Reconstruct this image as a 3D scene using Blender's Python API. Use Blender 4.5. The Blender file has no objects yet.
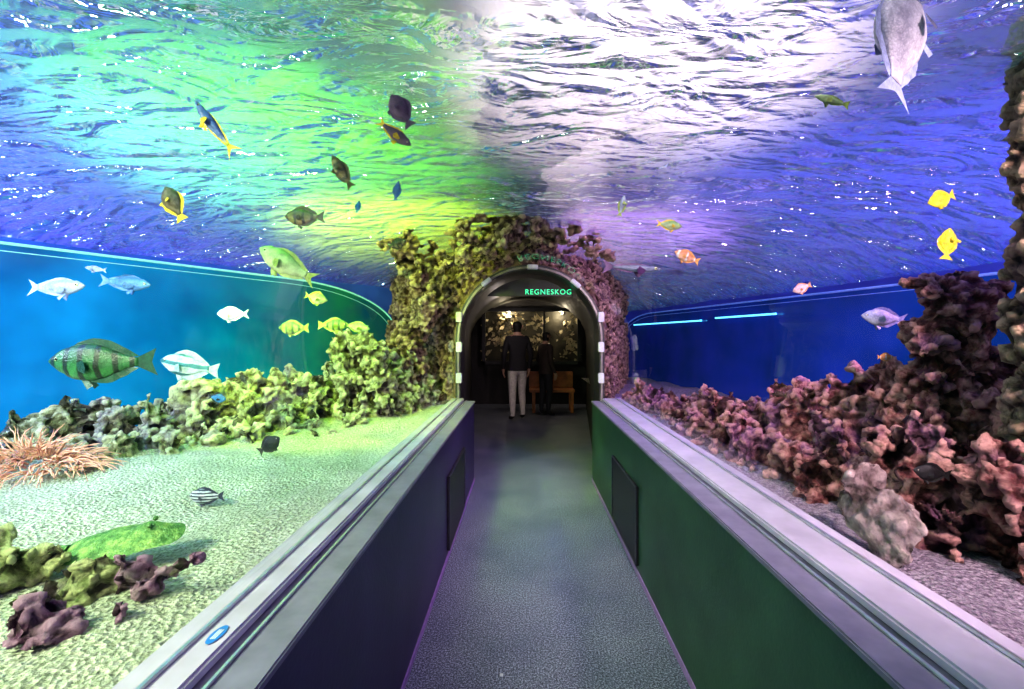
import bpy, bmesh, math, random
from mathutils import Vector, Matrix, noise
random.seed(7)
scene = bpy.context.scene
scene.view_settings.view_transform = 'Standard'
try: scene.view_settings.look = 'Medium High Contrast'
except Exception: pass
COL = scene.collection
H = 1.45

def link(o):
    COL.objects.link(o); return o
def mesh_obj(name, bm, mats=(), smooth=False, parent=None):
    me = bpy.data.meshes.new(name)
    bm.to_mesh(me); bm.free()
    for m in mats: me.materials.append(m)
    if smooth:
        for p in me.polygons: p.use_smooth = True
    o = bpy.data.objects.new(name, me); link(o)
    if parent: o.parent = parent
    return o
def empty(name, loc=(0,0,0)):
    e = bpy.data.objects.new(name, None); e.location = loc; link(e); return e

# ---------------------------------------------------------------- materials
class NT:
    def __init__(s, name):
        s.m = bpy.data.materials.new(name); s.m.use_nodes = True
        s.t = s.m.node_tree; s.n = s.t.nodes; s.l = s.t.links
        s.b = s.n['Principled BSDF']; s.out = s.n['Material Output']
    def add(s, typ, **kw):
        n = s.n.new(typ)
        for k, v in kw.items():
            if k in n.inputs: n.inputs[k].default_value = v
            else: setattr(n, k, v)
        return n
    def coord(s, scale=(1,1,1), kind='Object', rot=0):
        tc = s.add('ShaderNodeTexCoord'); mp = s.add('ShaderNodeMapping')
        mp.inputs['Scale'].default_value = scale
        mp.inputs['Rotation'].default_value = (0,0,rot)
        s.l.new(tc.outputs[kind], mp.inputs['Vector']); return mp.outputs[0]
    def noise(s, vec, scale, detail=4, rough=.55, dist=0):
        n = s.add('ShaderNodeTexNoise'); n.inputs['Scale'].default_value = scale
        n.inputs['Detail'].default_value = detail; n.inputs['Roughness'].default_value = rough
        n.inputs['Distortion'].default_value = dist
        s.l.new(vec, n.inputs['Vector']); return n.outputs['Fac']
    def voro(s, vec, scale, out='Distance', feature='F1'):
        n = s.add('ShaderNodeTexVoronoi'); n.feature = feature
        n.inputs['Scale'].default_value = scale
        s.l.new(vec, n.inputs['Vector']); return n.outputs[out]
    def ramp(s, fac, stops, interp='LINEAR'):
        r = s.add('ShaderNodeValToRGB'); cr = r.color_ramp; cr.interpolation = interp
        while len(cr.elements) < len(stops): cr.elements.new(.5)
        for e, (p, c) in zip(cr.elements, stops):
            e.position = p; e.color = (*c, 1) if len(c) == 3 else c
        s.l.new(fac, r.inputs['Fac']); return r.outputs['Color']
    def math(s, op, a, b=None):
        n = s.add('ShaderNodeMath'); n.operation = op
        for i, v in enumerate((a, b)):
            if v is None: continue
            if isinstance(v, (int, float)): n.inputs[i].default_value = v
            else: s.l.new(v, n.inputs[i])
        return n.outputs[0]
    def mix(s, fac, a, b, mode='MIX'):
        n = s.add('ShaderNodeMixRGB'); n.blend_type = mode
        for k, v in (('Fac', fac), ('Color1', a), ('Color2', b)):
            if isinstance(v, (int, float)): n.inputs[k].default_value = v
            elif isinstance(v, tuple): n.inputs[k].default_value = (*v, 1) if len(v) == 3 else v
            else: s.l.new(v, n.inputs[k])
        return n.outputs[0]
    def bump(s, height, dist=.01, strength=1.0, normal=None):
        n = s.add('ShaderNodeBump'); n.inputs['Strength'].default_value = strength
        n.inputs['Distance'].default_value = dist
        s.l.new(height, n.inputs['Height'])
        if normal: s.l.new(normal, n.inputs['Normal'])
        return n.outputs[0]
    def set(s, **kw):
        for k, v in kw.items():
            k = k.replace('_', ' ')
            inp = s.b.inputs[k]
            if isinstance(v, bpy.types.NodeSocket): s.l.new(v, inp)
            elif isinstance(v, tuple): inp.default_value = (*v, 1) if len(v) == 3 else v
            else: inp.default_value = v
        return s.m

def simple(name, col, rough=.5, metal=0, emis=None, estr=0, nz=.15, nscale=30):
    t = NT(name); v = t.coord()
    f = t.noise(v, nscale, 3)
    dark = tuple(c*(1-nz) for c in col); lite = tuple(min(1, c*(1+nz)) for c in col)
    t.set(Base_Color=t.ramp(f, [(.3, dark), (.7, lite)]), Roughness=rough, Metallic=metal)
    if emis: t.set(Emission_Color=emis, Emission_Strength=estr)
    return t.m

def floor_mat():
    t = NT('speckled_vinyl'); v = t.coord()
    a = t.noise(v, 130, 3, .8); b = t.noise(v, 2.2, 4)
    c = t.ramp(a, [(.38, (.022,.025,.04)), (.5, (.115,.125,.185)), (.62, (.50,.53,.68))])
    c2 = t.mix(t.ramp(b, [(.3, (0,0,0)), (.75, (1,1,1))]), c, t.mix(1, c, (.55,.58,.68), 'MULTIPLY'))
    t.set(Base_Color=c2, Roughness=.5, Normal=t.bump(a, .003, .6)); return t.m
def paint_mat(name, c1, c2):
    t = NT(name); v = t.coord()
    f = t.noise(v, 2.5, 5, .6)
    t.set(Base_Color=t.ramp(f, [(.3, c1), (.7, c2)]), Roughness=.42, Normal=t.bump(t.noise(v, 60, 3), .002, .4))
    return t.m
def rock_mat(name, dark, mid, light, accent, sc=1.0):
    t = NT(name); v = t.coord()
    n1 = t.noise(v, 7*sc, 9, .75, .5); n2 = t.noise(v, 2.6*sc, 4, .5, 1)
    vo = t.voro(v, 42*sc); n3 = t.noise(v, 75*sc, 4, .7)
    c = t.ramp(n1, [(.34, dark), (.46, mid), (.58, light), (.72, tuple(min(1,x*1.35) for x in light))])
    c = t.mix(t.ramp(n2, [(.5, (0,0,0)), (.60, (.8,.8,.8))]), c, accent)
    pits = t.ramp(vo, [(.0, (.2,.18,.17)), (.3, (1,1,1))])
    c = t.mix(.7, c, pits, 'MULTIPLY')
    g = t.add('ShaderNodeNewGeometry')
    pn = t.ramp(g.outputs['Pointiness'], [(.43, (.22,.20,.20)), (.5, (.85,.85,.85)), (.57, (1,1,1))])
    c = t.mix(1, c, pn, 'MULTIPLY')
    ed = t.ramp(g.outputs['Pointiness'], [(.51, (0,0,0)), (.60, (.7,.7,.7))])  # raised parts lightened as painted highlights; cavities above darkened as dirt
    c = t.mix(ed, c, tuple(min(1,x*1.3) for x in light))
    h = t.math('ADD', t.math('MULTIPLY', vo, .6), n3)
    nr = t.bump(h, .03, 1)
    nr = t.bump(n1, .05, 1, nr)
    t.set(Base_Color=c, Roughness=.85, Normal=nr); return t.m
def sand_mat(name, a, b, c3):
    t = NT(name); v = t.coord()
    g = t.noise(v, 70, 4, .85); vo = t.voro(v, 75); big = t.noise(v, 3, 4)
    c = t.ramp(g, [(.38, a), (.5, b), (.58, c3)])
    c = t.mix(t.ramp(big, [(.45, (0,0,0)), (.7, (.45,.45,.45))]), c, a)
    t.set(Base_Color=c, Roughness=.9, Normal=t.bump(t.math('ADD', g, vo), .025, 1)); return t.m

M_floor = floor_mat()
M_navy = paint_mat('navy_painted_wall', (.03,.022,.07), (.055,.042,.12))
M_green = paint_mat('dark_green_painted_wall', (.02,.05,.033), (.045,.11,.07))
M_cap = simple('ledge_cap_lavender', (.20,.18,.26), .35, 0, nz=.2, nscale=12)
M_track = simple('ledge_track_pale', (.48,.43,.54), .35, 0, nz=.15, nscale=8)
M_trimm = simple('violet_trim', (.35,.2,.5), .4)
M_black = simple('black_panel', (.008,.008,.012), .4)
M_vframe = simple('vent_frame', (.03,.03,.05), .3)
M_steel = simple('brushed_steel', (.6,.62,.66), .3, .8)
M_white = simple('plain_white', (.6,.6,.65), .4)
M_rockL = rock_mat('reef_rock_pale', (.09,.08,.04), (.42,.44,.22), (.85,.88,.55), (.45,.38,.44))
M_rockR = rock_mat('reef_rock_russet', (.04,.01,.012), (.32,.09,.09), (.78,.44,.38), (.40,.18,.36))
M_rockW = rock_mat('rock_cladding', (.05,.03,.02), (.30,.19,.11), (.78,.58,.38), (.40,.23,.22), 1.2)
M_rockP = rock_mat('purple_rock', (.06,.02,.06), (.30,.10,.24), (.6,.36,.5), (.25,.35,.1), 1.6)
M_rockF = rock_mat('green_lit_rock', (.05,.06,.02), (.3,.38,.12), (.75,.8,.4), (.4,.25,.35), 1.6)  # green lamp light put into the rock colour
M_sandL = sand_mat('coral_sand', (.30,.34,.22), (.76,.82,.60), (.98,1,.88))
M_sandR = sand_mat('coral_sand_mauve', (.16,.12,.18), (.4,.33,.42), (.62,.55,.64))  # right sand: darker mauve version of the coral sand colours

def water_mat():
    t = NT('rippled_water_surface'); n = t.n
    v = t.coord((.85, 1.5, 1), rot=.3)
    a = t.noise(v, 2.2, 2, .5, 1.4); b = t.noise(v, 5.5, 3, .5, 1.0); c = t.noise(v, 15, 2, .5, .4)
    h = t.math('ADD', t.math('MULTIPLY', a, 1.4), t.math('MULTIPLY', b, .5))
    h = t.math('ADD', h, t.math('MULTIPLY', c, .05))
    nr = t.bump(h, .38, 1)
    gl = t.add('ShaderNodeBsdfGlossy'); gl.inputs['Roughness'].default_value = .04; gl.inputs['Color'].default_value = (.76,.82,1,1)
    rf = t.add('ShaderNodeBsdfRefraction'); rf.inputs['IOR'].default_value = 1.25; rf.inputs['Roughness'].default_value = .03
    tl = t.add('ShaderNodeBsdfTranslucent'); tl.inputs['Color'].default_value = (.95,.97,1,1)
    tr = t.add('ShaderNodeBsdfTransparent')
    for s in (gl, rf, tl): t.l.new(nr, s.inputs['Normal'])
    def mx(f, x, y):
        m = t.add('ShaderNodeMixShader')
        if isinstance(f, float): m.inputs[0].default_value = f
        else: t.l.new(f, m.inputs[0])
        t.l.new(x, m.inputs[1]); t.l.new(y, m.inputs[2]); return m.outputs[0]
    s2 = mx(.66, tr.outputs[0], rf.outputs[0])
    s3 = mx(.34, s2, tl.outputs[0])
    lw = t.add('ShaderNodeLayerWeight'); lw.inputs['Blend'].default_value = .5
    mr = t.add('ShaderNodeMapRange'); mr.inputs[1].default_value = .25; mr.inputs[2].default_value = .95; mr.inputs[3].default_value = .18; mr.inputs[4].default_value = .60
    t.l.new(lw.outputs['Facing'], mr.inputs[0])
    t.l.new(mx(mr.outputs[0], s3, gl.outputs[0]), t.out.inputs['Surface'])
    return t.m
def acrylic_mat():
    t = NT('clear_acrylic')
    gl = t.add('ShaderNodeBsdfGlossy'); gl.inputs['Roughness'].default_value = .02
    tr = t.add('ShaderNodeBsdfTransparent'); tr.inputs['Color'].default_value = (.98,.99,1,1)
    fr = t.add('ShaderNodeLayerWeight'); fr.inputs['Blend'].default_value = .12
    m = t.add('ShaderNodeMixShader'); f = t.math('MULTIPLY', fr.outputs['Fresnel'], .2)
    t.l.new(f, m.inputs[0]); t.l.new(tr.outputs[0], m.inputs[1]); t.l.new(gl.outputs[0], m.inputs[2])
    t.l.new(m.outputs[0], t.out.inputs['Surface']); return t.m
M_water = water_mat(); M_acr = acrylic_mat()

# ---------------------------------------------------------------- helpers
def add_box(bm, lo, hi, mi=0, bevel=0):
    r = bmesh.ops.create_cube(bm, size=1)
    for v in r['verts']:
        v.co = Vector([(lo[i]+hi[i])/2 + v.co[i]*(hi[i]-lo[i]) for i in range(3)])
    fs = {f for v in r['verts'] for f in v.link_faces}
    for f in fs: f.material_index = mi
    if bevel:
        es = {e for v in r['verts'] for e in v.link_edges}
        rr = bmesh.ops.bevel(bm, geom=list(es), offset=bevel, segments=2, affect='EDGES')
        for f in rr['faces']: f.material_index = mi
def box(name, lo, hi, mat, bevel=0, parent=None):
    bm = bmesh.new(); add_box(bm, lo, hi, 0, bevel)
    return mesh_obj(name, bm, [mat], parent=parent)
def tube(name, pts, rad, mat, res=4, parent=None, cyclic=False):
    cu = bpy.data.curves.new(name, 'CURVE'); cu.dimensions = '3D'
    sp = cu.splines.new('POLY'); sp.points.add(len(pts)-1)
    for p, q in zip(sp.points, pts): p.co = (*q, 1)
    sp.use_cyclic_u = cyclic
    cu.bevel_depth = rad; cu.bevel_resolution = res; cu.materials.append(mat)
    o = bpy.data.objects.new(name, cu); link(o)
    if parent: o.parent = parent
    return o
def fbm(p, sc, oct=4):
    return noise.fractal(Vector(p)*sc, 1.0, 2.0, oct)

# ---------------------------------------------------------------- corridor
YN, YD = -1.2, 4.6
box('floor', (-.50, YN, -.04), (.71, YD+.0, 0), M_floor)
def curb(name, xi, xo, wallmat):
    s = 1 if xo > xi else -1
    e = empty(name)
    def bx(n, a, b, z0, z1, m, bev=.004, y1=YD):
        box(n, (min(a,b), YN, z0), (max(a,b), y1, z1), m, bev, e)
    bx('painted_panel', xi, xo, 0, .795, wallmat, .002)
    bx('ledge_cap', xi - s*.012, xo, .795, .815, M_cap)
    bx('metal_edge', xi + s*.075, xi + s*.083, .8155, .822, M_steel, .001)
    bx('acrylic_track', xi + s*.10, xo + s*.03, .8155, .842, M_track, .006)
    bx('silicone_seam', xo - s*.035, xo - s*.025, .8425, .85, M_steel, .001)
    bx('baseboard_strip', xi - s*.006, xi, 0, .035, M_trimm, .001)
    return e
curb('wall_left', -.494, -.69, M_navy)
curb('wall_right', .70, .96, M_green)
def vent(name, x, s, y0, y1, z0, z1):
    bm = bmesh.new()
    a, b = sorted((x - s*.001, x - s*.014)); 
    add_box(bm, (a, y0, z0), (b, y1, z1), 0, .003)
    a, b = sorted((x - s*.012, x - s*.02))
    w = .012
    for lo, hi in (((a,y0,z0),(b,y1,z0+w)), ((a,y0,z1-w),(b,y1,z1)), ((a,y0,z0),(b,y0+w,z1)), ((a,y1-w,z0),(b,y1,z1))):
        add_box(bm, lo, hi, 1, .002)
    mesh_obj(name, bm, [M_black, M_vframe])
vent('wall_vent', -.494, -1, 2.95, 3.75, .07, .55)
vent('wall_vent', .70, 1, 2.75, 3.5, .07, .55)

# sticker on left ledge
bm = bmesh.new()
bmesh.ops.create_circle(bm, cap_ends=True, radius=1, segments=32)
for v in bm.verts: v.co = Vector((-.625+v.co.x*.013, .93+v.co.y*.03, .8445))
o = mesh_obj('ledge_sticker', bm, [simple('sticker_blue', (.03,.2,.6), .4)])
bm = bmesh.new()
for k in range(3): add_box(bm, (-.630+k*.004, .915, .8446), (-.628+k*.004, .945, .8452))
mesh_obj('sticker_mark', bm, [simple('sticker_white', (.8,.85,.9), .4)], parent=o)
box('paper_scrap', (.04-.14, 1.95, .0005), (.055-.14, 1.965, .002), M_white)

# acrylic tunnel vault
def arch_pts(xl, xr, z0, zc, n=40):
    c = (xl+xr)/2; r = (xr-xl)/2
    p = [(xl, z0), (xl, (z0+zc)/2)]
    p += [(c - r*math.cos(math.pi*i/n), zc + r*math.sin(math.pi*i/n)) for i in range(n+1)]
    p += [(xr, (z0+zc)/2), (xr, z0)]
    return p
bm = bmesh.new()
ap = arch_pts(-.68, .95, .843, 1.315)
rows = [[bm.verts.new((x, y, z)) for x, z in ap] for y in (YN, 1.0, 3.0, YD-.14)]
for a, b in zip(rows, rows[1:]):
    for i in range(len(ap)-1): bm.faces.new((a[i], a[i+1], b[i+1], b[i]))
mesh_obj('acrylic_tunnel_vault', bm, [M_acr], True)

# door arch
dfr = empty('door_1')
def band(name, prof, y0, y1, t, mat, parent):
    bm = bmesh.new()
    n = len(prof)
    def off(i, d):
        p = Vector(prof[i]); q = Vector(prof[max(0,i-1)]); r = Vector(prof[min(n-1,i+1)])
        tg = (r-q).normalized(); nn = Vector((-tg.y, tg.x))
        return p + nn*d
    ring = []
    for i in range(n):
        a = off(i, 0); b = off(i, t)
        ring.append([bm.verts.new((a.x, y0, a.y)), bm.verts.new((b.x, y0, b.y)), bm.verts.new((b.x, y1, b.y)), bm.verts.new((a.x, y1, a.y))])
    for a, b in zip(ring, ring[1:]):
        for k in range(4): bm.faces.new((a[k], a[(k+1)%4], b[(k+1)%4], b[k]))
    bmesh.ops.recalc_face_normals(bm, faces=bm.faces)
    return mesh_obj(name, bm, [mat], parent=parent)
dp = arch_pts(-.63, .77, 0.0, 1.44)
M_jamb = simple('dark_door_jamb', (.03,.03,.035), .4)
band('arch_jamb', dp, 4.58, 4.9, .05, M_jamb, dfr)
dp2 = arch_pts(-.640, .780, .0, 1.44)
band('arch_trim', dp2, 4.56, 4.60, .018, simple('dull_frame', (.22,.20,.20), .35, .4), dfr)
for k, (ang) in enumerate((128, 88, 50)):  # pale blocks added in place of light reflections around the arch
    a = math.radians(ang); x = .07+.71*math.cos(a); z = 1.44+.71*math.sin(a)
    b = box('glint_block_%d'%(k+1), (-.055,-.03,-.022), (.055,.03,.022), M_white, .006, dfr)
    b.location = (x, 4.55, z+.01); b.rotation_euler = (0, -(a-math.pi/2), 0)
k = 3
for sx in (-.640, .78):
    for z in (1.05, 1.36, 1.66):
        k += 1
        b = box('glint_block_%d'%k, (-.028,-.03,-.05), (.028,.03,.05), M_white, .006, dfr)
        b.location = (sx, 4.55, z)

# rock cladding around doorway
bm = bmesh.new()
inner, outer = [], []
NU = 240
for i in range(NU+1):
    u = i/NU*3.0
    if u < .8: x, z = -.66, .68 + (1.44-.68)*u/.8; ox, oz, oy = -1.70, .68+(1.6-.68)*u/.8, 5.9
    elif u > 2.2: w = (3-u)/.8; x, z = .80, .68+(1.44-.68)*w; ox, oz, oy = 1.70, .68+(1.6-.68)*w, 7.7
    else:
        a = math.pi*(1-(u-.8)/1.4); c, s = math.cos(a), math.sin(a)
        x, z = .07+.73*c, 1.44+.73*s
        cc = abs(c)**.55
        ox = .07 + (1.77*-cc if c < 0 else 1.63*cc); oz = 1.6+1.1*abs(s)**.45
        oy = 4.85 + (1.05*cc if c < 0 else 2.85*cc)
    inner.append(Vector((x, 4.6, z))); outer.append(Vector((ox, oy, oz)))
NS = 60; grid = []
for i in range(NU+1):
    row = []
    for j in range(NS+1):
        s = j/NS; p = inner[i].lerp(outer[i], s)
        d = fbm(p, 2.2, 3)*.12 + fbm(p, 9, 4)*.06
        w = min(1, s*7)
        p = p + Vector((0, -1, 0))*d*w
        row.append(bm.verts.new(p))
    grid.append(row)
for i in range(NU):
    for j in range(NS): bm.faces.new((grid[i][j], grid[i][j+1], grid[i+1][j+1], grid[i+1][j]))
mesh_obj('rock_cladding', bm, [M_rockW], True)

# ---------------------------------------------------------------- dark hall beyond door
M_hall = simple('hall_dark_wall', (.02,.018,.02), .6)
def quad_wall(name, p, q, z0, z1, mat, th=.04, nvec=None):
    bm = bmesh.new(); p = Vector((*p,0)); q = Vector((*q,0)); d = (q-p).normalized(); n = Vector((-d.y, d.x, 0))*th
    vs = [bm.verts.new(v + Vector((0,0,z))) for z in (z0, z1) for v in (p, q, q+n, p+n)]
    for f in ((0,1,2,3),(7,6,5,4),(0,4,5,1),(1,5,6,2),(2,6,7,3),(3,7,4,0)): bm.faces.new([vs[i] for i in f])
    bmesh.ops.recalc_face_normals(bm, faces=bm.faces)
    return mesh_obj(name, bm, [mat])
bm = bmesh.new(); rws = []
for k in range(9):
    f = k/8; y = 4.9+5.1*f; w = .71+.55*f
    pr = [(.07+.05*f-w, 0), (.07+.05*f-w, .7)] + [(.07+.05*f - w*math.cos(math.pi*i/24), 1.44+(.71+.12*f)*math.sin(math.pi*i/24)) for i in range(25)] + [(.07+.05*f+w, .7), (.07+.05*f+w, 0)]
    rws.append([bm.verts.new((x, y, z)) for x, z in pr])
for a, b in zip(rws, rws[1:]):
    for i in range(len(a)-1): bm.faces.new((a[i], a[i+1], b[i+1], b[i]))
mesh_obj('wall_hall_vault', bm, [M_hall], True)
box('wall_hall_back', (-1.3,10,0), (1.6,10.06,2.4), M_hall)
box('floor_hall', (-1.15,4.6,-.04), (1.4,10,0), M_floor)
# header + sign
sg = empty('exit_sign')
bm = bmesh.new()
pts = [(x, z) for x, z in arch_pts(-.575, .715, 1.86, 1.44)[2:-2] if z > 1.86]
vs = [bm.verts.new((x, 4.86, z)) for x, z in pts]
bm.faces.new(vs)
r = bmesh.ops.extrude_face_region(bm, geom=bm.faces[:])
bmesh.ops.translate(bm, vec=(0,.03,0), verts=[v for v in r['geom'] if isinstance(v, bmesh.types.BMVert)])
mesh_obj('sign_board', bm, [M_black], parent=sg)
fc = bpy.data.curves.new('sign_letters', 'FONT'); fc.body = 'REGNESKOG'; fc.size = .078; fc.extrude = .004; fc.space_character = 1.15
fc.materials.append(simple('green_sign_glow', (.05,.6,.3), .4, emis=(.05,.85,.42), estr=1.1)); fc.align_x = 'CENTER'
fo = bpy.data.objects.new('sign_letters', fc); link(fo); fo.parent = sg
fo.location = (.27, 4.85, 1.915); fo.rotation_euler = (math.pi/2, 0, 0)

# lit display case with foliage
dc = empty('terrarium_display')
M_wood = simple('bench_wood', (.42,.14,.04), .45, nz=.35, nscale=6)
for lo, hi in (((-.85,9.4,.9),(1.2,9.5,.97)), ((-.85,9.4,2.0),(1.2,9.5,2.07)), ((-.85,9.4,.9),(-.78,9.5,2.07)), ((.42,9.4,.97),(.46,9.5,2.0)), ((1.13,9.4,.9),(1.2,9.5,2.07))):
    box('frame_bar', lo, hi, M_black, .005, dc)
box('backing', (-.85,9.85,.9), (1.2,9.88,2.07), simple('terrarium_back', (.05,.045,.03), .6, nz=.6, nscale=5), 0, dc)
bm = bmesh.new()
for i in range(420):
    c = Vector((random.uniform(-.8,1.15), random.uniform(9.55,9.8), random.uniform(1.0,1.98)))
    if fbm(c, 2.5, 2) < -.1: continue
    L = random.uniform(.06,.16); a = random.uniform(0, 6.28); w = L*.28
    d = Vector((math.cos(a), random.uniform(-.5,.2), math.sin(a))).normalized(); s = d.cross(Vector((0,1,0))).normalized()
    q = [c, c+d*L*.4+s*w, c+d*L, c+d*L*.4-s*w]
    bm.faces.new([bm.verts.new(p) for p in q])
mesh_obj('foliage', bm, [simple('dry_leaves', (.6,.52,.32), .6, nz=.4)], parent=dc)
bm = bmesh.new()
add_box(bm, (.12,8.75,.40), (1.0,9.15,.46), 0, .01)
add_box(bm, (.12,9.12,.46), (1.0,9.17,.78), 0, .01)
for x in (.18, .92):
    for y in (8.8, 9.08): add_box(bm, (x,y,0), (x+.06,y+.06,.40), 0, .005)
mesh_obj('wooden_bench', bm, [M_wood])

# ---------------------------------------------------------------- people
def person(name, loc, height, rotz, jacket, trousers, hair, lean=0, step=.0, skirt=False):
    s = height/1.8
    J = {'pel':(0,0,.96,.15),'sp':(0,.0,1.12,.145),'ch':(0,0,1.32,.165),'nk':(0,0,1.50,.06),'hd':(0,.01,1.60,.075),'hd2':(0,.012,1.68,.098),'hd3':(0,0,1.745,.07),
     'hl':(.09,0,.92,.105),'kl':(.10,.015+step,.50,.07),'cl':(.103,-.01+step*.8,.32,.062),'al':(.105,-.02+step*.6,.09,.042),'tl':(.12,.14+step*.6,.04,.036),
     'hr':(-.09,0,.92,.105),'kr':(-.10,.015-step,.50,.07),'cr':(-.103,-.01-step,.32,.062),'ar':(-.105,-.02-step*1.2,.09,.042),'tr':(-.12,.14-step*1.2,.04,.036),
     'sl':(.175,0,1.43,.07),'el':(.245,-.03,1.15,.05),'wl':(.235,.07,.92,.032),'pl':(.232,.09,.87,.03),
     'sr':(-.175,0,1.43,.07),'er':(-.245,-.03,1.15,.05),'wr':(-.235,.07,.92,.032),'pr':(-.232,.09,.87,.03)}
    E = [('pel','sp'),('sp','ch'),('ch','nk'),('nk','hd'),('hd','hd2'),('hd2','hd3'),('pel','hl'),('hl','kl'),('kl','cl'),('cl','al'),('al','tl'),
     ('pel','hr'),('hr','kr'),('kr','cr'),('cr','ar'),('ar','tr'),('ch','sl'),('sl','el'),('el','wl'),('wl','pl'),('ch','sr'),('sr','er'),('er','wr'),('wr','pr')]
    for sd, w in (('l', 1), ('r', -1)):
        px, py, pz, _ = J['p'+sd]
        for f in range(4):
            yy = py + (f-1.5)*.019; ln = (.07,.085,.08,.06)[f]
            J['f%d%s'%(f,sd)] = (px, yy, pz-.045, .0095); J['g%d%s'%(f,sd)] = (px-w*.012, yy+.004, pz-.045-ln*.5, .0085); J['h%d%s'%(f,sd)] = (px-w*.03, yy+.006, pz-.045-ln*.95, .007)
            E += [('p'+sd,'f%d%s'%(f,sd)),('f%d%s'%(f,sd),'g%d%s'%(f,sd)),('g%d%s'%(f,sd),'h%d%s'%(f,sd))]
        J['t0'+sd] = (px-w*.01, py+.04, pz-.01, .011); J['t1'+sd] = (px-w*.02, py+.055, pz-.045, .009)
        E += [('p'+sd,'t0'+sd),('t0'+sd,'t1'+sd)]
    keys = list(J); me = bpy.data.meshes.new(name)
    me.from_pydata([J[k][:3] for k in keys], [(keys.index(a), keys.index(b)) for a, b in E], [])
    o = bpy.data.objects.new(name, me); link(o)
    md = o.modifiers.new('skin', 'SKIN'); md.use_smooth_shade = True
    for i, k in enumerate(keys):
        r = J[k][3]; me.skin_vertices[0].data[i].radius = (r, r*(.72 if k in ('pel','sp','ch') else 1))
    me.skin_vertices[0].data[0].use_root = True
    sb = o.modifiers.new('sub', 'SUBSURF'); sb.levels = 2; sb.render_levels = 2
    dg = bpy.context.evaluated_depsgraph_get(); dg.update()
    em = bpy.data.meshes.new_from_object(o.evaluated_get(dg))
    o.modifiers.clear(); o.data = em
    skin = simple(name+'_skin', (.5,.3,.22), .5); shoe = simple(name+'_shoes', (.02,.02,.02), .5)
    em.materials.clear()
    for m in (jacket, trousers, skin, shoe, hair): em.materials.append(m)
    for p in em.polygons:
        c = p.center; p.use_smooth = True
        if c.z > 1.49: p.material_index = 4 if (c.z > 1.70 or c.y < .03) and c.z > 1.56 else 2
        elif c.z > .93 and abs(c.x) < .2 or (abs(c.x) >= .2 and c.z > .90): p.material_index = 0
        elif abs(c.x) > .18 and c.z > .7: p.material_index = 2
        elif c.z > .10: p.material_index = 1
        else: p.material_index = 3
    # face details + ears
    bm = bmesh.new()
    def ball(x, y, z, sx, sy, sz):
        r = bmesh.ops.create_uvsphere(bm, u_segments=12, v_segments=8, radius=1)
        for v in r['verts']: v.co = Vector((x+v.co.x*sx, y+v.co.y*sy, z+v.co.z*sz))
    ball(0,.115,1.645,.012,.02,.022); ball(.092,.0,1.65,.012,.02,.032); ball(-.092,.0,1.65,.012,.02,.032)
    ball(0,.10,1.605,.025,.008,.006)
    mesh_obj('face_parts', bm, [skin], True, parent=o)
    bm = bmesh.new(); ball(.035,.098,1.665,.012,.008,.007); ball(-.035,.098,1.665,.012,.008,.007)
    mesh_obj('eyes', bm, [M_black], True, parent=o)
    # jacket hem and collar
    bm = bmesh.new()
    rr = []
    for z, rx, ry in ((1.02,.165,.125),(.93,.175,.135),(.88,.18,.14)):
        rr.append([bm.verts.new((rx*math.cos(a*math.tau/24), ry*math.sin(a*math.tau/24), z)) for a in range(24)])
    for a, b in zip(rr, rr[1:]):
        for i in range(24): bm.faces.new((a[i], a[(i+1)%24], b[(i+1)%24], b[i]))
    mesh_obj('jacket_hem', bm, [jacket], True, parent=o)
    o.location = loc; o.rotation_euler = (0,0,rotz); o.scale = (s,s,s)
    return o
M_dk = simple('dark_jacket', (.018,.017,.022), .8); M_pale = simple('pale_trousers', (.62,.58,.55), .8); M_hair = simple('dark_hair', (.012,.01,.009), .6)
M_dk2 = simple('brown_coat', (.045,.03,.03), .8); M_tr2 = simple('dark_trousers', (.02,.02,.03), .8)
person('visitor', (-.10, 8.0, 0), 1.8, math.radians(15), M_dk, M_pale, M_hair, step=.06)
person('visitor', (.42, 8.45, 0), 1.62, math.radians(-60), M_dk2, M_tr2, M_hair, step=.02)

# ---------------------------------------------------------------- tanks : walls & windows
M_wl = simple('tank_wall_blue', (.03,.10,.42), .5, emis=(.02,.06,.36), estr=.3, nz=.4, nscale=1.5)  # faint blue glow added to both tank walls in place of water haze
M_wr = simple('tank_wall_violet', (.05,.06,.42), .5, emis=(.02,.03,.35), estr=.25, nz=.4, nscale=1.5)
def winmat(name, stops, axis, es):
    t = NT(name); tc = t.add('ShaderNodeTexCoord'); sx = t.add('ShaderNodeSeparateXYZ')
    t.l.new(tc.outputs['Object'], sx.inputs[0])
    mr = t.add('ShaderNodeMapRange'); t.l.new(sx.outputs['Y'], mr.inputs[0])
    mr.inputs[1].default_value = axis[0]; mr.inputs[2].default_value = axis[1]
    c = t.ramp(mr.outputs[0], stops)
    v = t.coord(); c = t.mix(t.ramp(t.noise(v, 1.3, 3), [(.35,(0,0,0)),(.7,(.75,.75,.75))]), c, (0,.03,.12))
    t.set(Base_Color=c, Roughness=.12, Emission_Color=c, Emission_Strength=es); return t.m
M_winL = winmat('blue_pane_glow', [(0,(.01,.22,.60)),(.35,(.005,.22,.52)),(.6,(.0,.18,.30)),(.8,(.01,.18,.08)),(1,(.01,.12,.03))], (1.5,6), .52)  # pane glow and blue-to-green light painted in by colour and emission
M_winR = winmat('indigo_pane_glow', [(0,(.01,.06,.38)),(.5,(.01,.04,.36)),(1,(.015,.02,.24))], (1.5,8.6), .32)  # pane glow painted in by colour and emission, nothing lit behind it
M_rimL = simple('window_rim_cyan', (.4,.9,.8), .2, emis=(.2,.7,.55), estr=.4)
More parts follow.
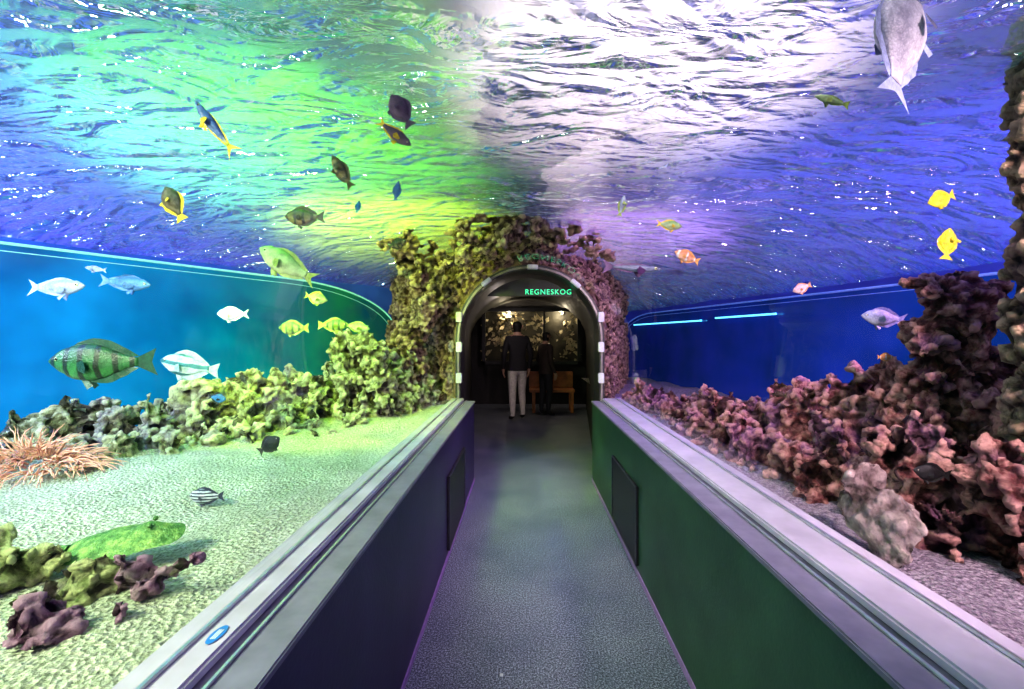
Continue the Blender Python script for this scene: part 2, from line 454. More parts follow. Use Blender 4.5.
M_rimR = simple('window_rim_blue', (.3,.4,.9), .2, emis=(.1,.2,.8), estr=.3)
def wallpt(line, y): return line[0] + line[1]*y
LL = (-3.3-2.9*.54, .54)      # x = a + b*y
LR = (3.61, -.2)
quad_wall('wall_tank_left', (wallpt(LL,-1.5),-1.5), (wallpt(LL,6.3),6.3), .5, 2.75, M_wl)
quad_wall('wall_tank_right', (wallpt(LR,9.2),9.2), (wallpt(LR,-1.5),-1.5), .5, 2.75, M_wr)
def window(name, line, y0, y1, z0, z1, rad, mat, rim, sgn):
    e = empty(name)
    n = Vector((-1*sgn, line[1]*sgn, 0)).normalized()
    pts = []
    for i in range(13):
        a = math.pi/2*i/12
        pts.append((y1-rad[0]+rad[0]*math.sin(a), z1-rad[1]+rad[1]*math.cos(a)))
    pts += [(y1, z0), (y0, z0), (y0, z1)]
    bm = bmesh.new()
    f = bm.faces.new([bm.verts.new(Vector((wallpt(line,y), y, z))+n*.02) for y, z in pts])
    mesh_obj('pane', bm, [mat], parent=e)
    tube('rim', [Vector((wallpt(line,y), y, z))+n*.03 for y, z in [(y0,z1)]+pts[:14]], .010, rim, parent=e)
    tube('rim_inner', [Vector((wallpt(line,y-.06), y-.06, z-.05))+n*.03 for y, z in [(y0,z1)]+pts[:14]], .003, rim, parent=e)
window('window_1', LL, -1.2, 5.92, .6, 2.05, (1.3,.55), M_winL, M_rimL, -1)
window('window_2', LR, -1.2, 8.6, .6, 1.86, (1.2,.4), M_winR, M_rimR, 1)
# glowing strips added along right window in place of reflection streaks
M_streak = simple('reflection_streak_cyan', (.3,.8,1), .3, emis=(.15,.7,1), estr=2.2)
for k, (y0, y1, z) in enumerate(((8.0, 6.0, 1.68), (5.7, 4.7, 1.70))):
    tube('reflection_streak', [(wallpt(LR,y0)-.06, y0, z), (wallpt(LR,y1)-.06, y1, z)], .010, M_streak)
# sand beds
def gridmesh(name, P, nx, ny, mat):
    me = bpy.data.meshes.new(name)
    vs = [P(i/nx, j/ny) for i in range(nx+1) for j in range(ny+1)]
    fs = [(i*(ny+1)+j, (i+1)*(ny+1)+j, (i+1)*(ny+1)+j+1, i*(ny+1)+j+1) for i in range(nx) for j in range(ny)]
    me.from_pydata(vs, [], fs); me.materials.append(mat)
    for p in me.polygons: p.use_smooth = True
    me.update()
    o = bpy.data.objects.new(name, me); link(o); return o
def sandP(x0, line, y0, y1):
    def P(u, v):
        y = y0+(y1-y0)*v; xw = wallpt(line, y)
        x = x0+(xw-x0)*u; d = min(1, abs(x-x0)*4)
        return (x, y, .765 + (fbm((x,y,0), .9, 3)*.05 + fbm((x,y,0), 6, 3)*.012)*d)
    return P
gridmesh('sand_bed', sandP(-.725, LL, -1.2, 5.8), 150, 220, M_sandL)
gridmesh('sand_bed', sandP(.995, LR, -1.2, 7.8), 100, 220, M_sandR)
# water surface (sag added to its shape, standing in for wall reflections in the ripples)
def waterP(u, v):
    y = -1.4+9.9*v; xl = wallpt(LL, min(y, 6.0)); xr = wallpt(LR, y)
    x = xl+(xr-xl)*u
    z = 2.45 - .36*math.exp(-(x-xl)/.7) - .52*math.exp(-(xr-x)/.75)
    return (x, y, z + fbm((x,y*1.2,3), .8, 2)*.03)
gridmesh('water_surface', waterP, 150, 150, M_water)

# ---------------------------------------------------------------- rocks
def tex(name, typ, size, **kw):
    t = bpy.data.textures.new(name, typ); t.noise_scale = size
    for k, v in kw.items(): setattr(t, k, v)
    return t
T_big = tex('lumps', 'CLOUDS', .16, noise_depth=3); T_sm = tex('knobs', 'VORONOI', .05)
T_fine = tex('grit', 'CLOUDS', .035, noise_depth=3); T_crk = tex('crackle', 'CLOUDS', .09, noise_depth=2, noise_basis='VORONOI_F2_F1')
_b = bmesh.new(); bmesh.ops.create_icosphere(_b, subdivisions=2, radius=1)
ICO_V = [v.co.copy() for v in _b.verts]; ICO_F = [tuple(v.index for v in f.verts) for f in _b.faces]; _b.free()
def rockmass(name, blobs, mat, voxel=.02, s1=.10, s2=.045, s3=.03, s4=.05):
    vs, fs = [], []
    for (x,y,z,rx,ry,rz) in blobs:
        R = Matrix.Rotation(random.uniform(0,6.28), 3, 'Z'); k = len(vs); T = Vector((x,y,z))
        vs += [R @ Vector((c.x*rx, c.y*ry, c.z*rz)) + T for c in ICO_V]
        fs += [tuple(i+k for i in f) for f in ICO_F]
    me = bpy.data.meshes.new(name); me.from_pydata(vs, [], fs); me.materials.append(mat)
    o = bpy.data.objects.new(name, me); link(o)
    m = o.modifiers.new('r', 'REMESH'); m.mode = 'VOXEL'; m.voxel_size = voxel; m.use_smooth_shade = True
    for t, s in ((T_big, s1), (T_crk, s4), (T_sm, -s2), (T_fine, s3)):
        if s:
            d = o.modifiers.new('d', 'DISPLACE'); d.texture = t; d.strength = s; d.mid_level = .5; d.texture_coords = 'LOCAL'
    return o
# craggy coral growth all over the cladding
gb = []
for k in range(1900):
    i = random.randint(0, NU); s = random.uniform(.05, 1)**.9
    p = inner[i].lerp(outer[i], s); r = random.uniform(.025, .07)*(1+.5*s)
    s0 = min(1, s*5)
    p = p + Vector((0, -random.uniform(0, .12)*s0, 0))
    if p.z > 2.42: continue
    if (Vector((p.x-.07, max(0, p.z-1.44))).length) < .74 + r*1.0: 
        continue
    gb.append((p.x, p.y, p.z, r, r, r*random.uniform(.8,1.5)))
# canopy: rock shelf reaching out over the vault just under the water line
for k in range(260):
    f = random.random()**.9; y = 4.6-.95*f
    hw = .95*(1-f)**.8+.18
    x = -.10-.12*f + random.uniform(-1,1)*hw + .1*math.sin(y*5)
    r = random.uniform(.03,.06)
    zv = 1.315+math.sqrt(max(0, .815**2-(x-.135)**2)) if abs(x-.135) < .815 else 1.9
    z = random.uniform(max(2.02, zv+.10+r), 2.48)
    gb.append((x, y, z, r*1.2, r*1.2, r*.8))
# left shoulder falling into the reef
for k in range(170):
    f = random.random(); z = 1.0+1.4*f
    r = random.uniform(.035,.07)
    gb.append((-1.02-.12*math.sin(z*6)+random.uniform(-.14,.12), 4.45+random.uniform(-.15,.2)-.25*f, z, r, r, r*1.3))
rockmass('rock_growth', gb, M_rockW, .018, .10, .05, .03, .06)
def ridge(path, n, rmin, rmax, base=.74):
    out = []
    for i in range(n):
        t = random.random()*(len(path)-1); k = int(t); f = t-k
        a, b = path[k], path[k+1]
        x, y, top, wid = [a[j]+(b[j]-a[j])*f for j in range(4)]
        q = random.uniform(-1,1); dx = q*wid; dy = random.uniform(-1,1)*wid
        tt = base + (top-base)*(1-.75*abs(q)**1.6)*random.uniform(.6,1.1)
        r = random.uniform(rmin, rmax)
        z = base
        while z < tt:
            rr = r*random.uniform(.6,1.15)
            out.append((x+dx+random.uniform(-.03,.03), y+dy+random.uniform(-.03,.03), min(z, tt-rr*.5), rr, rr*random.uniform(.7,1.1), rr*random.uniform(.6,1.2)))
            z += rr*.9
    return out
pathL = [(-3.30,2.65,1.08,.2),(-2.75,2.95,1.06,.25),(-2.15,3.35,1.18,.28),(-1.75,3.7,1.26,.25),(-1.35,4.1,1.36,.2),(-1.0,4.5,1.4,.12)]
rockmass('coral_reef', ridge(pathL, 200, .03, .08), M_rockL, .017)
rockmass('coral_pillar', [(-1.36+random.uniform(-.22,.22),3.85+random.uniform(-.1,.1),.8+.62*i/84,*(random.uniform(.04,.09) for _ in range(3))) for i in range(85)]+
         [(-1.34+random.uniform(-.2,.16),3.8,1.36+random.uniform(-.05,.14),.05,.05,.06) for i in range(20)], M_rockL, .014)
rockmass('coral_reef', ridge([(-2.9,2.45,.90,.2),(-2.2,2.9,.93,.18),(-1.5,3.4,.93,.16),(-1.05,4.0,.95,.12)], 55, .03, .08), M_rockL, .018)
# foreground rocks left
FR = (.010, .07, .035, .03, .06)
def lump(cx, cy, cz, R, n, flat=.7):
    return [(cx+random.gauss(0,R*.5), cy+random.gauss(0,R*.35), cz+random.uniform(-R*.3,R*.7)*flat, *(random.uniform(.25,.5)*R for _ in range(3))) for _ in range(n)] + [(cx,cy,cz,R*.8,R*.7,R*.5)]
rockmass('foreground_rock', lump(-1.08,1.03,.79,.11,16), M_rockP, *FR)
rockmass('foreground_rock', lump(-.985,1.19,.81,.085,16,1), M_rockP, *FR)
rockmass('foreground_rock', lump(-1.16,1.19,.80,.10,16), M_rockF, *FR)
rockmass('foreground_rock', lump(-1.46,1.27,.80,.11,16), M_rockF, *FR)
# right reef
pathR = [(1.12,4.7,1.0,.10),(1.35,3.9,1.02,.2),(1.45,3.2,1.10,.25),(1.65,2.7,1.22,.28),(1.75,2.3,1.25,.25),(1.85,2.0,1.55,.2),(2.0,1.75,1.5,.18)]
rockmass('coral_reef', ridge(pathR, 300, .025, .075), M_rockR, .016)
rockmass('coral_reef', ridge([(1.16,3.6,.9,.08),(1.22,2.8,.98,.1),(1.30,2.3,1.05,.14),(1.38,1.9,1.1,.15),(1.5,1.55,1.15,.16),(1.6,1.35,1.1,.16)], 150, .02, .06), M_rockR, .014)
rockmass('coral_pillar', [(1.80+random.uniform(-.12,.12),1.95+random.uniform(-.1,.1),.9+.8*i/54,*(random.uniform(.04,.09) for _ in range(3))) for i in range(55)]+
         [(1.84+random.uniform(-.16,.16),1.93+random.uniform(-.06,.06),1.6+random.uniform(-.05,.12),.05,.04,.04) for i in range(14)], M_rockR, .013)
# leaning slab
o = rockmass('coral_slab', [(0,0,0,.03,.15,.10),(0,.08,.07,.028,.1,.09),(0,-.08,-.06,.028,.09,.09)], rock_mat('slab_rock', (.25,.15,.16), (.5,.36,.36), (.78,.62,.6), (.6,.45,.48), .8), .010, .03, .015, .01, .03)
o.location = (1.14,1.47,.88); o.rotation_euler = (.3,.45,.45)
# rock column at right edge
rockmass('rock_column', [(1.76+random.uniform(-.03,.03), 1.45+random.uniform(-.05,.05), .7+i*.026, .15,.12,.1) for i in range(71)], M_rockW, .014, .08, .045, .03)
# rock added above the water, standing in for the brown rock reflection
ov = []
for i in range(90):
    f = random.random(); y = 2.7+3.0*f
    ov.append((-.35+.75*(1-f)+random.uniform(-.45,.4)*(.6+.5*f), y, 3.25+random.uniform(-.1,.15), random.uniform(.12,.26), random.uniform(.12,.3), random.uniform(.08,.16)))
rockmass('reflection_rock', ov, M_rockW, .04, .25, .06, .05, .12)

# anemone
bm = bmesh.new()
def tentacle(bm, p, d, L, r, seg=7, ns=6):
    rings = []; pos = Vector(p); d = Vector(d).normalized()
    for i in range(seg+1):
        t = i/seg; rr = r*(1-.75*t)
        u = d.orthogonal().normalized(); w = d.cross(u)
        rings.append([bm.verts.new(pos+u*rr*math.cos(k*math.tau/ns)+w*rr*math.sin(k*math.tau/ns)) for k in range(ns)])
        d = (d + Vector((random.uniform(-.3,.3), random.uniform(-.3,.3), -.16))).normalized(); pos = pos + d*L/seg
    for a, b in zip(rings, rings[1:]):
        for k in range(ns): bm.faces.new((a[k], a[(k+1)%ns], b[(k+1)%ns], b[k]))
for i in range(380):
    a = random.uniform(0,6.28); q = random.random()**.5
    tentacle(bm, (-2.50+.30*q*math.cos(a), 2.30+.14*q*math.sin(a), .79+.10*(1-q)), (math.cos(a)*q, math.sin(a)*q-.2, .55), random.uniform(.08,.17), .0055)
mesh_obj('sea_anemone', bm, [simple('anemone_pink', (.75,.40,.28), .6)], True)

# ---------------------------------------------------------------- fish
PROF = {
 'tang':  [(0,.03),(.05,.11),(.12,.24),(.25,.40),(.42,.5),(.6,.47),(.75,.34),(.88,.15),(.95,.075),(1,.08)],
 'oval':  [(0,.03),(.06,.16),(.15,.31),(.3,.46),(.45,.5),(.62,.44),(.78,.28),(.9,.15),(1,.12)],
 'slim':  [(0,.04),(.08,.22),(.2,.38),(.38,.5),(.55,.48),(.75,.32),(.9,.18),(1,.14)],
}
def lerp_tab(tab, t):
    for (a, x), (b, y) in zip(tab, tab[1:]):
        if t <= b:
            f = (t-a)/(b-a); f = f*f*(3-2*f)*.5+f*.5
            return x+(y-x)*f
    return tab[-1][1]
def fish_mat(name, top, belly, stripe=None, freq=9, vertical=True, sharp=.5, rear=None, glow=0):
    t = NT(name); tc = t.add('ShaderNodeTexCoord'); sx = t.add('ShaderNodeSeparateXYZ'); t.l.new(tc.outputs['Object'], sx.inputs[0])
    mr = t.add('ShaderNodeMapRange'); t.l.new(sx.outputs['Z'], mr.inputs[0]); mr.inputs[1].default_value = -.15; mr.inputs[2].default_value = .12
    c = t.ramp(mr.outputs[0], [(0, belly), (1, top)])
    if stripe:
        ax = sx.outputs['X'] if vertical else sx.outputs['Z']
        nz = t.noise(tc.outputs['Object'], 6, 2)
        w = t.math('SINE', t.math('ADD', t.math('MULTIPLY', ax, freq*6.283), t.math('MULTIPLY', nz, 2)))
        c = t.mix(t.ramp(w, [(sharp-.25, (0,0,0)), (sharp+.2, (1,1,1))]), c, stripe)
    if rear:
        m2 = t.add('ShaderNodeMapRange'); t.l.new(sx.outputs['X'], m2.inputs[0]); m2.inputs[1].default_value = -.2; m2.inputs[2].default_value = -.3
        c = t.mix(m2.outputs[0], c, rear)
    sc = t.voro(tc.outputs['Object'], 60)
    c = t.mix(1, c, t.ramp(t.noise(tc.outputs['Object'], 9, 5, .7), [(.35, (.5,.5,.55)), (.6, (1,1,1))]), 'MULTIPLY')
    c = t.mix(.4, c, t.ramp(sc, [(.1, (1,1,1)), (.6, (.4,.4,.4))]), 'MULTIPLY')
    t.set(Base_Color=c, Roughness=.35, Normal=t.bump(sc, .004, .4)); 
    if glow: t.set(Emission_Color=c, Emission_Strength=glow)
    return t.m
M_eye = simple('fish_eye', (.9,.85,.5), .2); M_pup = simple('fish_pupil', (.005,.005,.005), .1)
def fish(name, px, py, d, lpx, heading, bodym, finm, kind='oval', deep=.42, wide=.14, fork=.5, fin=.10, yaw=0, face='R', trail=0):
    """heading: pitch in degrees (head up +). face L/R. placed from measured bearing and a depth inside the tank"""
    loc = Vector(((px-523)/455*d, d, H-(py-338)/455*d)); L = lpx/455*d
    bm = bmesh.new(); tab = PROF[kind]; NSG, NR = 26, 16
    x0, x1 = .5, -.32
    rings = []
    for i in range(NSG+1):
        t = i/NSG; h = lerp_tab(tab, t)*deep; w = (lerp_tab(PROF['slim'], t))*wide*(1 if t < .6 else max(.25, 1-(t-.6)*1.7))
        x = x0+(x1-x0)*t
        bend = .02*math.sin(t*3)
        rings.append([bm.verts.new((x, w*math.cos(k*math.tau/NR)+bend, h*math.sin(k*math.tau/NR)+(.01 if t<.2 else 0))) for k in range(NR)])
    for a, b in zip(rings, rings[1:]):
        for k in range(NR): bm.faces.new((a[k], b[k], b[(k+1)%NR], a[(k+1)%NR]))
    bm.faces.new(rings[0]); bm.faces.new(rings[-1][::-1])
    def fan(pts_in, pts_out, mi=1):
        a = [bm.verts.new(p) for p in pts_in]; b = [bm.verts.new(p) for p in pts_out]
        for i in range(len(a)-1):
            f = bm.faces.new((a[i], a[i+1], b[i+1], b[i])); f.material_index = mi
    N = 12
    for sgn, ta, tb, fh in ((1, .22, .93, fin), (-1, .45, .93, fin*.85)):
        pi, po = [], []
        for i in range(N+1):
            t = ta+(tb-ta)*i/N; x = x0+(x1-x0)*t; h = lerp_tab(tab, t)*deep
            s = math.sin(math.pi*min(1,(i+.6)/(N+.6))**.8)*.7+.35*(i/N)*(1 if i < N else .3)
            extra = trail*max(0, 1-abs(i-2)/3) if trail else 0
            pi.append((x, .02*math.sin(t*3), sgn*h*.93)); po.append((x-.04-.03*i/N-extra*.5, .02*math.sin(t*3)+.004*math.sin(i*2), sgn*(h+fh*s+extra)))
        fan(pi, po)
    ph = lerp_tab(tab, 1)*deep
    pi, po = [], []
    for i in range(9):
        q = -1+2*i/8
        pi.append((x1+.01, .003, q*ph)); po.append((-.5+fork*.12*(1-abs(q)**1.2)+.02*abs(q)*0, .012*q, q*max(.13, deep*.38)))
    fan(pi, po)
    for s in (1,-1):
        wy = wide*.48
        fan([(.22,s*wy,-.02),(.21,s*wy,-.05),(.2,s*wy,-.075)], [(.10,s*(wy+.06),.03),(.06,s*(wy+.08),-.05),(.09,s*(wy+.05),-.11)])
        fan([(.2,s*.02,-lerp_tab(tab,.37)*deep*.9),(.14,s*.02,-lerp_tab(tab,.42)*deep*.9)], [(.12,s*.05,-deep*.5-.09),(.07,s*.04,-deep*.5-.05)])
        hx = lerp_tab(PROF['slim'], .13)*wide
        for rr, off, mi in ((.024, .0, 2), (.014, .012, 3)):
            r = bmesh.ops.create_uvsphere(bm, u_segments=10, v_segments=8, radius=rr)
            fs = set()
            for v in r['verts']:
                v.co = Vector((.5-.82*.13+v.co.x, s*(hx*.88+off)+v.co.y*.6, deep*.06+.01+v.co.z)); fs |= set(v.link_faces)
            for f in fs: f.material_index = mi
    o = mesh_obj(name, bm, [bodym, finm, M_eye, M_pup], True)
    o.location = loc; o.scale = (L,L,L)
    base = 0 if face == 'R' else math.pi
    o.rotation_euler = (0, -math.radians(heading), base+math.radians(yaw))
    return o
C = lambda n, a, b=None, **k: fish_mat(n, a, b or a, **k)
F_dgreen = C('tang_banded', (.03,.12,.05), (.05,.25,.07), stripe=(.01,.03,.02), freq=7)
F_dgfin = C('tang_fin', (.02,.10,.06))
F_white = C('pale_silver', (.32,.40,.62), (.62,.68,.85)); F_whfin = C('pale_fin', (.42,.50,.78))
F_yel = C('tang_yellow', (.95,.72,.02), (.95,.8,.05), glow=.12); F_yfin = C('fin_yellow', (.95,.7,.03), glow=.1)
F_darky = C('olive_dark', (.06,.05,.04), (.14,.10,.03)); 
F_purp = C('plum', (.10,.04,.12), (.20,.10,.2)); F_pufin = C('plum_fin', (.12,.05,.16))
F_blue = C('fusilier_blue', (.03,.12,.5), (.2,.3,.5), rear=(.8,.7,.05))
F_brown = C('brown_fish', (.07,.05,.02), (.3,.22,.08), stripe=(.03,.02,.01), freq=5); F_brfin = C('brown_fin', (.08,.06,.02))
F_yg = C('yellow_green', (.15,.35,.05), (.45,.55,.15), stripe=(.05,.15,.03), freq=5, sharp=.5); F_ygf = C('yellow_green_fin', (.35,.5,.08))
F_wy = C('silver_yellow', (.25,.5,.15), (.65,.75,.4)); 
F_str = C('striped_white', (.5,.75,.75), (.7,.8,.8), stripe=(.05,.25,.28), freq=6, sharp=.4, vertical=False); F_strf = C('striped_fin', (.5,.65,.6))
F_dam = C('sergeant_stripe', (.75,.8,.85), (.8,.85,.9), stripe=(.01,.02,.06), freq=12, vertical=False, sharp=.2)
F_or = C('clown_orange', (.8,.3,.1), (.85,.5,.3), stripe=(.9,.9,.9), freq=3, sharp=.8); F_orf = C('orange_fin', (.8,.4,.1))
F_pink = C('pink_fish', (.8,.5,.55), (.9,.7,.7)); F_bl2 = C('small_blue', (.02,.12,.45), (.05,.25,.6)); F_blk = C('black_fish', (.01,.01,.012), (.03,.03,.03))

fish('sailfin_tang', 104, 362, 1.9, 97, 0, F_dgreen, F_dgfin, 'oval', .38, .16, .4, .07, face='L', yaw=8)
fish('surgeonfish', 56, 287, 2.3, 68, 0, F_white, F_whfin, 'slim', .22, .12, .7, .04, yaw=-8)
fish('surgeonfish', 96, 269, 2.6, 22, 8, F_white, F_whfin, 'slim', .22, .12, .6, .04, face='L')
fish('surgeonfish', 125, 283, 2.7, 52, -6, C('reflection_blue', (.08,.25,.52), (.14,.32,.6)), C('reflection_fin', (.12,.3,.58)), 'slim', .26, .12, .6, .05)  # fish shape added in place of a pale translucent reflection
fish('yellow_rimmed_tang', 174, 204, 1.7, 38, 62, F_darky, F_yfin, 'oval', .5, .16, .2, .08, face='L')
fish('fusilier', 215, 128, 1.45, 68, 52, F_blue, F_yfin, 'slim', .15, .10, .9, .02, face='L')
fish('purple_tang', 401, 111, 1.4, 38, 58, F_purp, F_pufin, 'oval', .5, .16, .3, .09, face='L')
fish('fusilier', 394, 133, 1.42, 42, -38, F_purp, F_yfin, 'slim', .28, .13, .9, .03)
fish('wrasse', 342, 172, 1.7, 38, 58, F_brown, F_brfin, 'slim', .3, .14, .4, .08, face='L')
fish('rabbitfish', 305, 217, 2.3, 40, 0, F_brown, F_brfin, 'oval', .42, .15, .4, .08, face='L')
fish('blue_damselfish', 397, 191, 1.8, 20, 80, F_bl2, F_bl2, 'oval', .32, .14)
fish('blue_damselfish', 358, 207, 2.2, 13, 75, F_bl2, F_bl2, 'oval', .36, .14)
fish('snapper', 288, 265, 1.9, 66, 30, F_wy, F_ygf, 'slim', .34, .14, .8, .05, face='L', yaw=0)
fish('damselfish', 397, 244, 2.4, 20, 20, F_brown, F_brfin, 'oval', .45, .15)
fish('butterflyfish', 316, 298, 2.5, 24, -15, F_wy, F_ygf, 'tang', .45, .14)
fish('silver_fish', 233, 314, 2.6, 32, 0, F_white, F_whfin, 'oval', .4, .14, .6, .06, face='L')
fish('butterflyfish', 294, 328, 2.6, 30, 0, F_yg, F_ygf, 'oval', .45, .14, .2, .07, face='L')
fish('butterflyfish', 333, 325, 2.8, 30, 0, F_yg, F_ygf, 'oval', .4, .14, .2, .08)
fish('butterflyfish', 357, 327, 3.0, 26, -10, F_wy, F_ygf, 'oval', .35, .14, .2, .08)
fish('moorish_idol', 190, 366, 2.4, 60, 10, F_str, F_strf, 'oval', .36, .14, .3, .10, face='L')
fish('damselfish', 207, 496, 1.9, 36, 0, F_dam, C('damsel_fin', (.05,.06,.1)), 'oval', .42, .15, .6, .06, face='L')
fish('black_damselfish', 269, 445, 2.5, 26, 35, F_blk, F_blk, 'oval', .55, .15)
fish('black_damselfish', 217, 398, 2.8, 18, -10, F_bl2, F_blk, 'oval', .5, .15)
fish('black_damselfish', 243, 378, 2.9, 12, -60, F_blk, F_blk, 'oval', .4, .15)
fish('yellow_tang', 941, 199, 1.7, 28, -20, F_yel, F_yfin, 'tang', .55, .15, .15, .08, face='L')
fish('yellow_tang', 948, 244, 1.65, 32, 82, F_yel, F_yfin, 'tang', .55, .15, .15, .08)
fish('anthias', 669, 225, 2.2, 26, -8, F_wy, F_yfin, 'oval', .38, .15, .7, .05)
fish('clownfish', 687, 257, 2.4, 27, 22, F_or, F_orf, 'oval', .42, .16, .4, .06, face='L')
fish('anthias', 802, 288, 2.4, 20, -22, F_pink, F_orf, 'oval', .45, .16, .4, .06, face='L')
fish('silver_fish', 884, 318, 2.2, 46, 5, F_white, F_whfin, 'oval', .36, .14, .6, .07, face='L')
fish('anthias', 885, 357, 2.1, 16, 0, F_or, F_orf, 'oval', .4, .16)
fish('trevally', 901, 45, 1.3, 125, 76, C('belly_grey', (.5,.5,.6), (.9,.9,.95)), F_whfin, 'oval', .62, .26, .8, .08, yaw=28)
fish('wrasse', 832, 101, 1.5, 36, 15, F_wy, F_ygf, 'slim', .22, .12, .3, .04, face='L')
fish('trumpetfish', 632, 268, 2.4, 60, -4, C('slim_dark', (.05,.06,.15), (.3,.35,.5)), F_pufin, 'slim', .12, .08, .5, .03, yaw=0)
fish('wrasse', 622, 206, 2.2, 22, 75, F_white, F_ygf, 'slim', .25, .12)
fish('black_damselfish', 932, 473, 1.50, 38, 8, F_blk, F_blk, 'oval', .42, .14, .3, .08, face='L')

# stingray resting on foreground rocks
bm = bmesh.new(); NA, NRr = 40, 10; rings = []
cv = bm.verts.new((0,0,.045))
for j in range(1, NRr+1):
    q = j/NRr; row = []
    for i in range(NA):
        a = i/NA*math.tau; ca, sa = math.cos(a), math.sin(a)
        rx = .19*(1+.12*ca); ry = .12*(1+.1*math.cos(2*a))
        z = .045*(1-q**2)**.8 + .008*math.sin(a*5)*q**3 + (.03*math.exp(-((q*ca-.55)**2+(q*sa)**2)*18))
        row.append(bm.verts.new((rx*q*ca, ry*q*sa, z)))
    rings.append(row)
for i in range(NA): bm.faces.new((cv, rings[0][i], rings[0][(i+1)%NA]))
for a, b in zip(rings, rings[1:]):
    for i in range(NA): bm.faces.new((a[i], b[i], b[(i+1)%NA], a[(i+1)%NA]))
pos = [(-.14-.03*i, .004*i, .01+.003*i) for i in range(9)]
rr = [.028-.003*i for i in range(9)]; pr = None
for p, r in zip(pos, rr):
    cur = [bm.verts.new((p[0], p[1]+r*math.cos(k*math.tau/8), p[2]+r*.6*math.sin(k*math.tau/8))) for k in range(8)]
    if pr:
        for k in range(8): bm.faces.new((pr[k], pr[(k+1)%8], cur[(k+1)%8], cur[k]))
    pr = cur
for s in (-1, 1):
    r = bmesh.ops.create_uvsphere(bm, u_segments=10, v_segments=8, radius=.009)
    for v in r['verts']: v.co += Vector((.12, s*.025, .062))
t = NT('ray_skin'); v = t.coord()
t.set(Base_Color=t.mix(t.ramp(t.voro(v, 70), [(.12,(.6,.6,.6)),(.25,(0,0,0))]), t.ramp(t.noise(v, 22, 5, .7), [(.35,(.04,.13,.03)),(.5,(.12,.28,.07)),(.65,(.35,.5,.15))]), (.3,.5,.25)), Roughness=.6, Normal=t.bump(t.noise(v, 60, 3), .01, 1))
o = mesh_obj('stingray', bm, [t.m], True)
o.location = (-1.25, 1.40, .815); o.rotation_euler = (.16, -.10, .28); o.scale = (.85,.85,.85)

# ---------------------------------------------------------------- lights
def spot(name, loc, tgt, energy, col, size=60, blend=.8, rad=.12):
    l = bpy.data.lights.new(name, 'SPOT'); l.energy = energy; l.color = col; l.spot_size = math.radians(size); l.spot_blend = blend; l.shadow_soft_size = rad
    o = bpy.data.objects.new(name, l); link(o); o.location = loc
    o.rotation_euler = (Vector(tgt)-Vector(loc)).to_track_quat('-Z', 'Y').to_euler(); return o
# above the water
spot('stage_lamp_green', (-1.6,.6,5.2), (-1.30,2.6,2.4), 2500, (.16,1,.01), 40)
spot('stage_lamp_green', (-1.9,2.6,5.2), (-1.0,4.2,2.0), 2600, (.65,1,.03), 40)
spot('stage_lamp_cyan', (-2.4,-1.2,5.0), (-1.9,1.3,2.4), 750, (.10,.75,.45), 42)
spot('stage_lamp_blue', (-3.9,.4,5.0), (-2.9,2.3,2.4), 1700, (.12,.12,1), 54)
spot('stage_lamp_blue', (2.8,.8,5.2), (2.2,3.2,2.4), 1200, (.05,.06,1), 60)
spot('stage_lamp_pink', (.5,-.2,5.2), (.50,1.8,2.4), 3000, (1,.80,.88), 30, 1.0)
spot('stage_lamp_violet', (1.3,2.4,5.2), (.9,4.6,1.9), 1300, (.75,.35,1), 40)
# unseen spots added below the surface to brighten sand and reef
spot('added_fill_spot', (-2.0,.1,2.3), (-1.6,1.8,.8), 240, (.90,1,.66), 115, .6, .12)
spot('added_fill_spot', (-1.3,-.3,2.2), (-1.3,1.15,.8), 90, (.92,1,.6), 80, .6, .1)
spot('added_fill_spot', (-3.3,1.0,2.1), (-2.7,2.8,.8), 230, (.65,.85,1), 100, .6, .12)
spot('added_fill_spot', (-1.7,1.9,2.3), (-1.3,4.2,1.1), 280, (.75,1,.08), 80, .6, .08)
spot('added_fill_spot', (1.5,.2,2.3), (1.7,2.2,1.0), 240, (1,.72,.78), 95, .6, .12)
spot('added_fill_spot', (2.5,1.9,2.1), (1.4,3.8,1.0), 120, (1,.5,.85), 90, .6, .08)
def pt(name, loc, e, col, r=.05):
    l = bpy.data.lights.new(name, 'POINT'); l.energy = e; l.color = col; l.shadow_soft_size = r
    o = bpy.data.objects.new(name, l); link(o); o.location = loc
pt('hall_fill', (-.3,7.0,2.05), 12, (1,.85,.8), .04)  # unseen warm fill added to light the visitor's trousers
pt('terrarium_lamp', (-.3,9.65,1.95), 10, (1,.85,.6), .03)
pt('terrarium_lamp', (.8,9.65,1.95), 10, (1,.85,.6), .03)

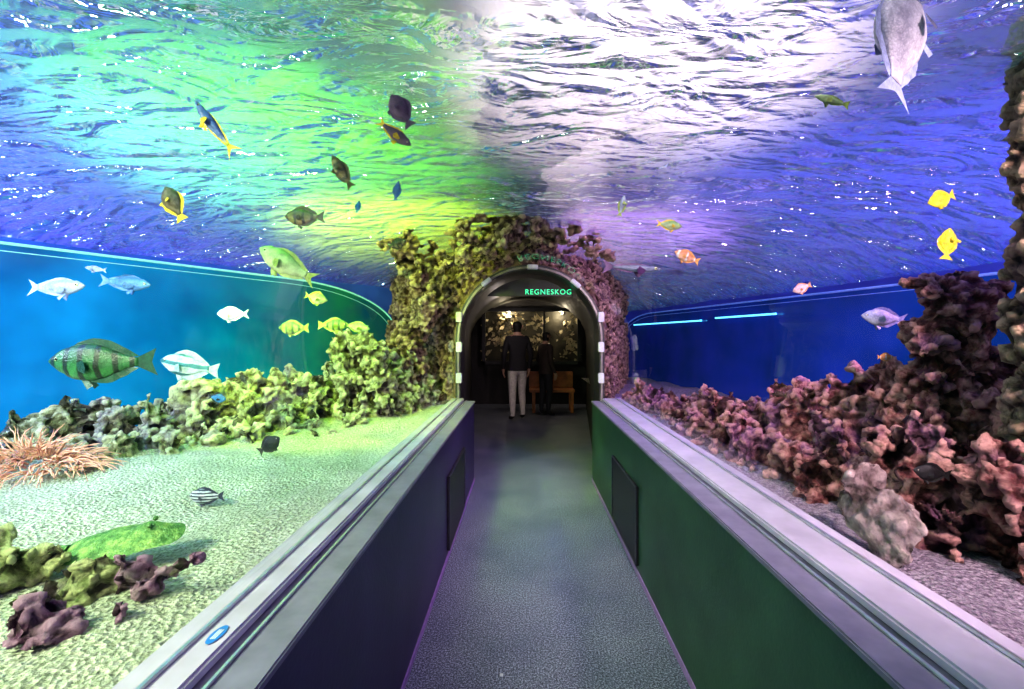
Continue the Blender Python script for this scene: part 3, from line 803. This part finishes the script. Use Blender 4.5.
w = bpy.data.worlds.new('World'); scene.world = w; w.use_nodes = True
nt = w.node_tree; bg = nt.nodes['Background']
tc = nt.nodes.new('ShaderNodeTexCoord'); sx = nt.nodes.new('ShaderNodeSeparateXYZ'); nt.links.new(tc.outputs['Generated'], sx.inputs[0])
mr = nt.nodes.new('ShaderNodeMapRange'); mr.inputs[1].default_value = -1; mr.inputs[2].default_value = 1; nt.links.new(sx.outputs['X'], mr.inputs[0])
cr = nt.nodes.new('ShaderNodeValToRGB'); nt.links.new(mr.outputs[0], cr.inputs[0])
e = cr.color_ramp.elements; e[0].color = (.05,.07,.55,1); e[1].color = (.02,.02,.40,1)
for p, c in ((.18,(.06,.16,.45,1)), (.30,(.04,.40,.10,1)), (.42,(.22,.55,.08,1)), (.50,(1,.80,.80,1)), (.60,(1,.78,.92,1)), (.68,(.22,.16,.65,1)), (.76,(.05,.04,.42,1))):
    q = e.new(p); q.color = c
nz = nt.nodes.new('ShaderNodeTexNoise'); nz.inputs['Scale'].default_value = 3.2; nz.inputs['Detail'].default_value = 3
nt.links.new(tc.outputs['Generated'], nz.inputs['Vector'])
r2 = nt.nodes.new('ShaderNodeValToRGB'); nt.links.new(nz.outputs['Fac'], r2.inputs[0])
r2.color_ramp.elements[0].position = .43; r2.color_ramp.elements[0].color = (.06,.06,.08,1)
r2.color_ramp.elements[1].position = .60; r2.color_ramp.elements[1].color = (2.8,2.8,2.8,1)
mx = nt.nodes.new('ShaderNodeMixRGB'); mx.blend_type = 'MULTIPLY'; mx.inputs[0].default_value = 1
nt.links.new(cr.outputs[0], mx.inputs[1]); nt.links.new(r2.outputs[0], mx.inputs[2])
nt.links.new(mx.outputs[0], bg.inputs[0]); bg.inputs[1].default_value = 1.0

cam = bpy.data.cameras.new('Camera'); co = bpy.data.objects.new('Camera', cam); link(co)
co.location = (0,0,H); co.rotation_euler = (math.pi/2,0,0)
cam.sensor_width = 36; cam.lens = 16; cam.shift_x = -11/1024; cam.shift_y = -6.5/1024; cam.clip_start = .02
scene.camera = co
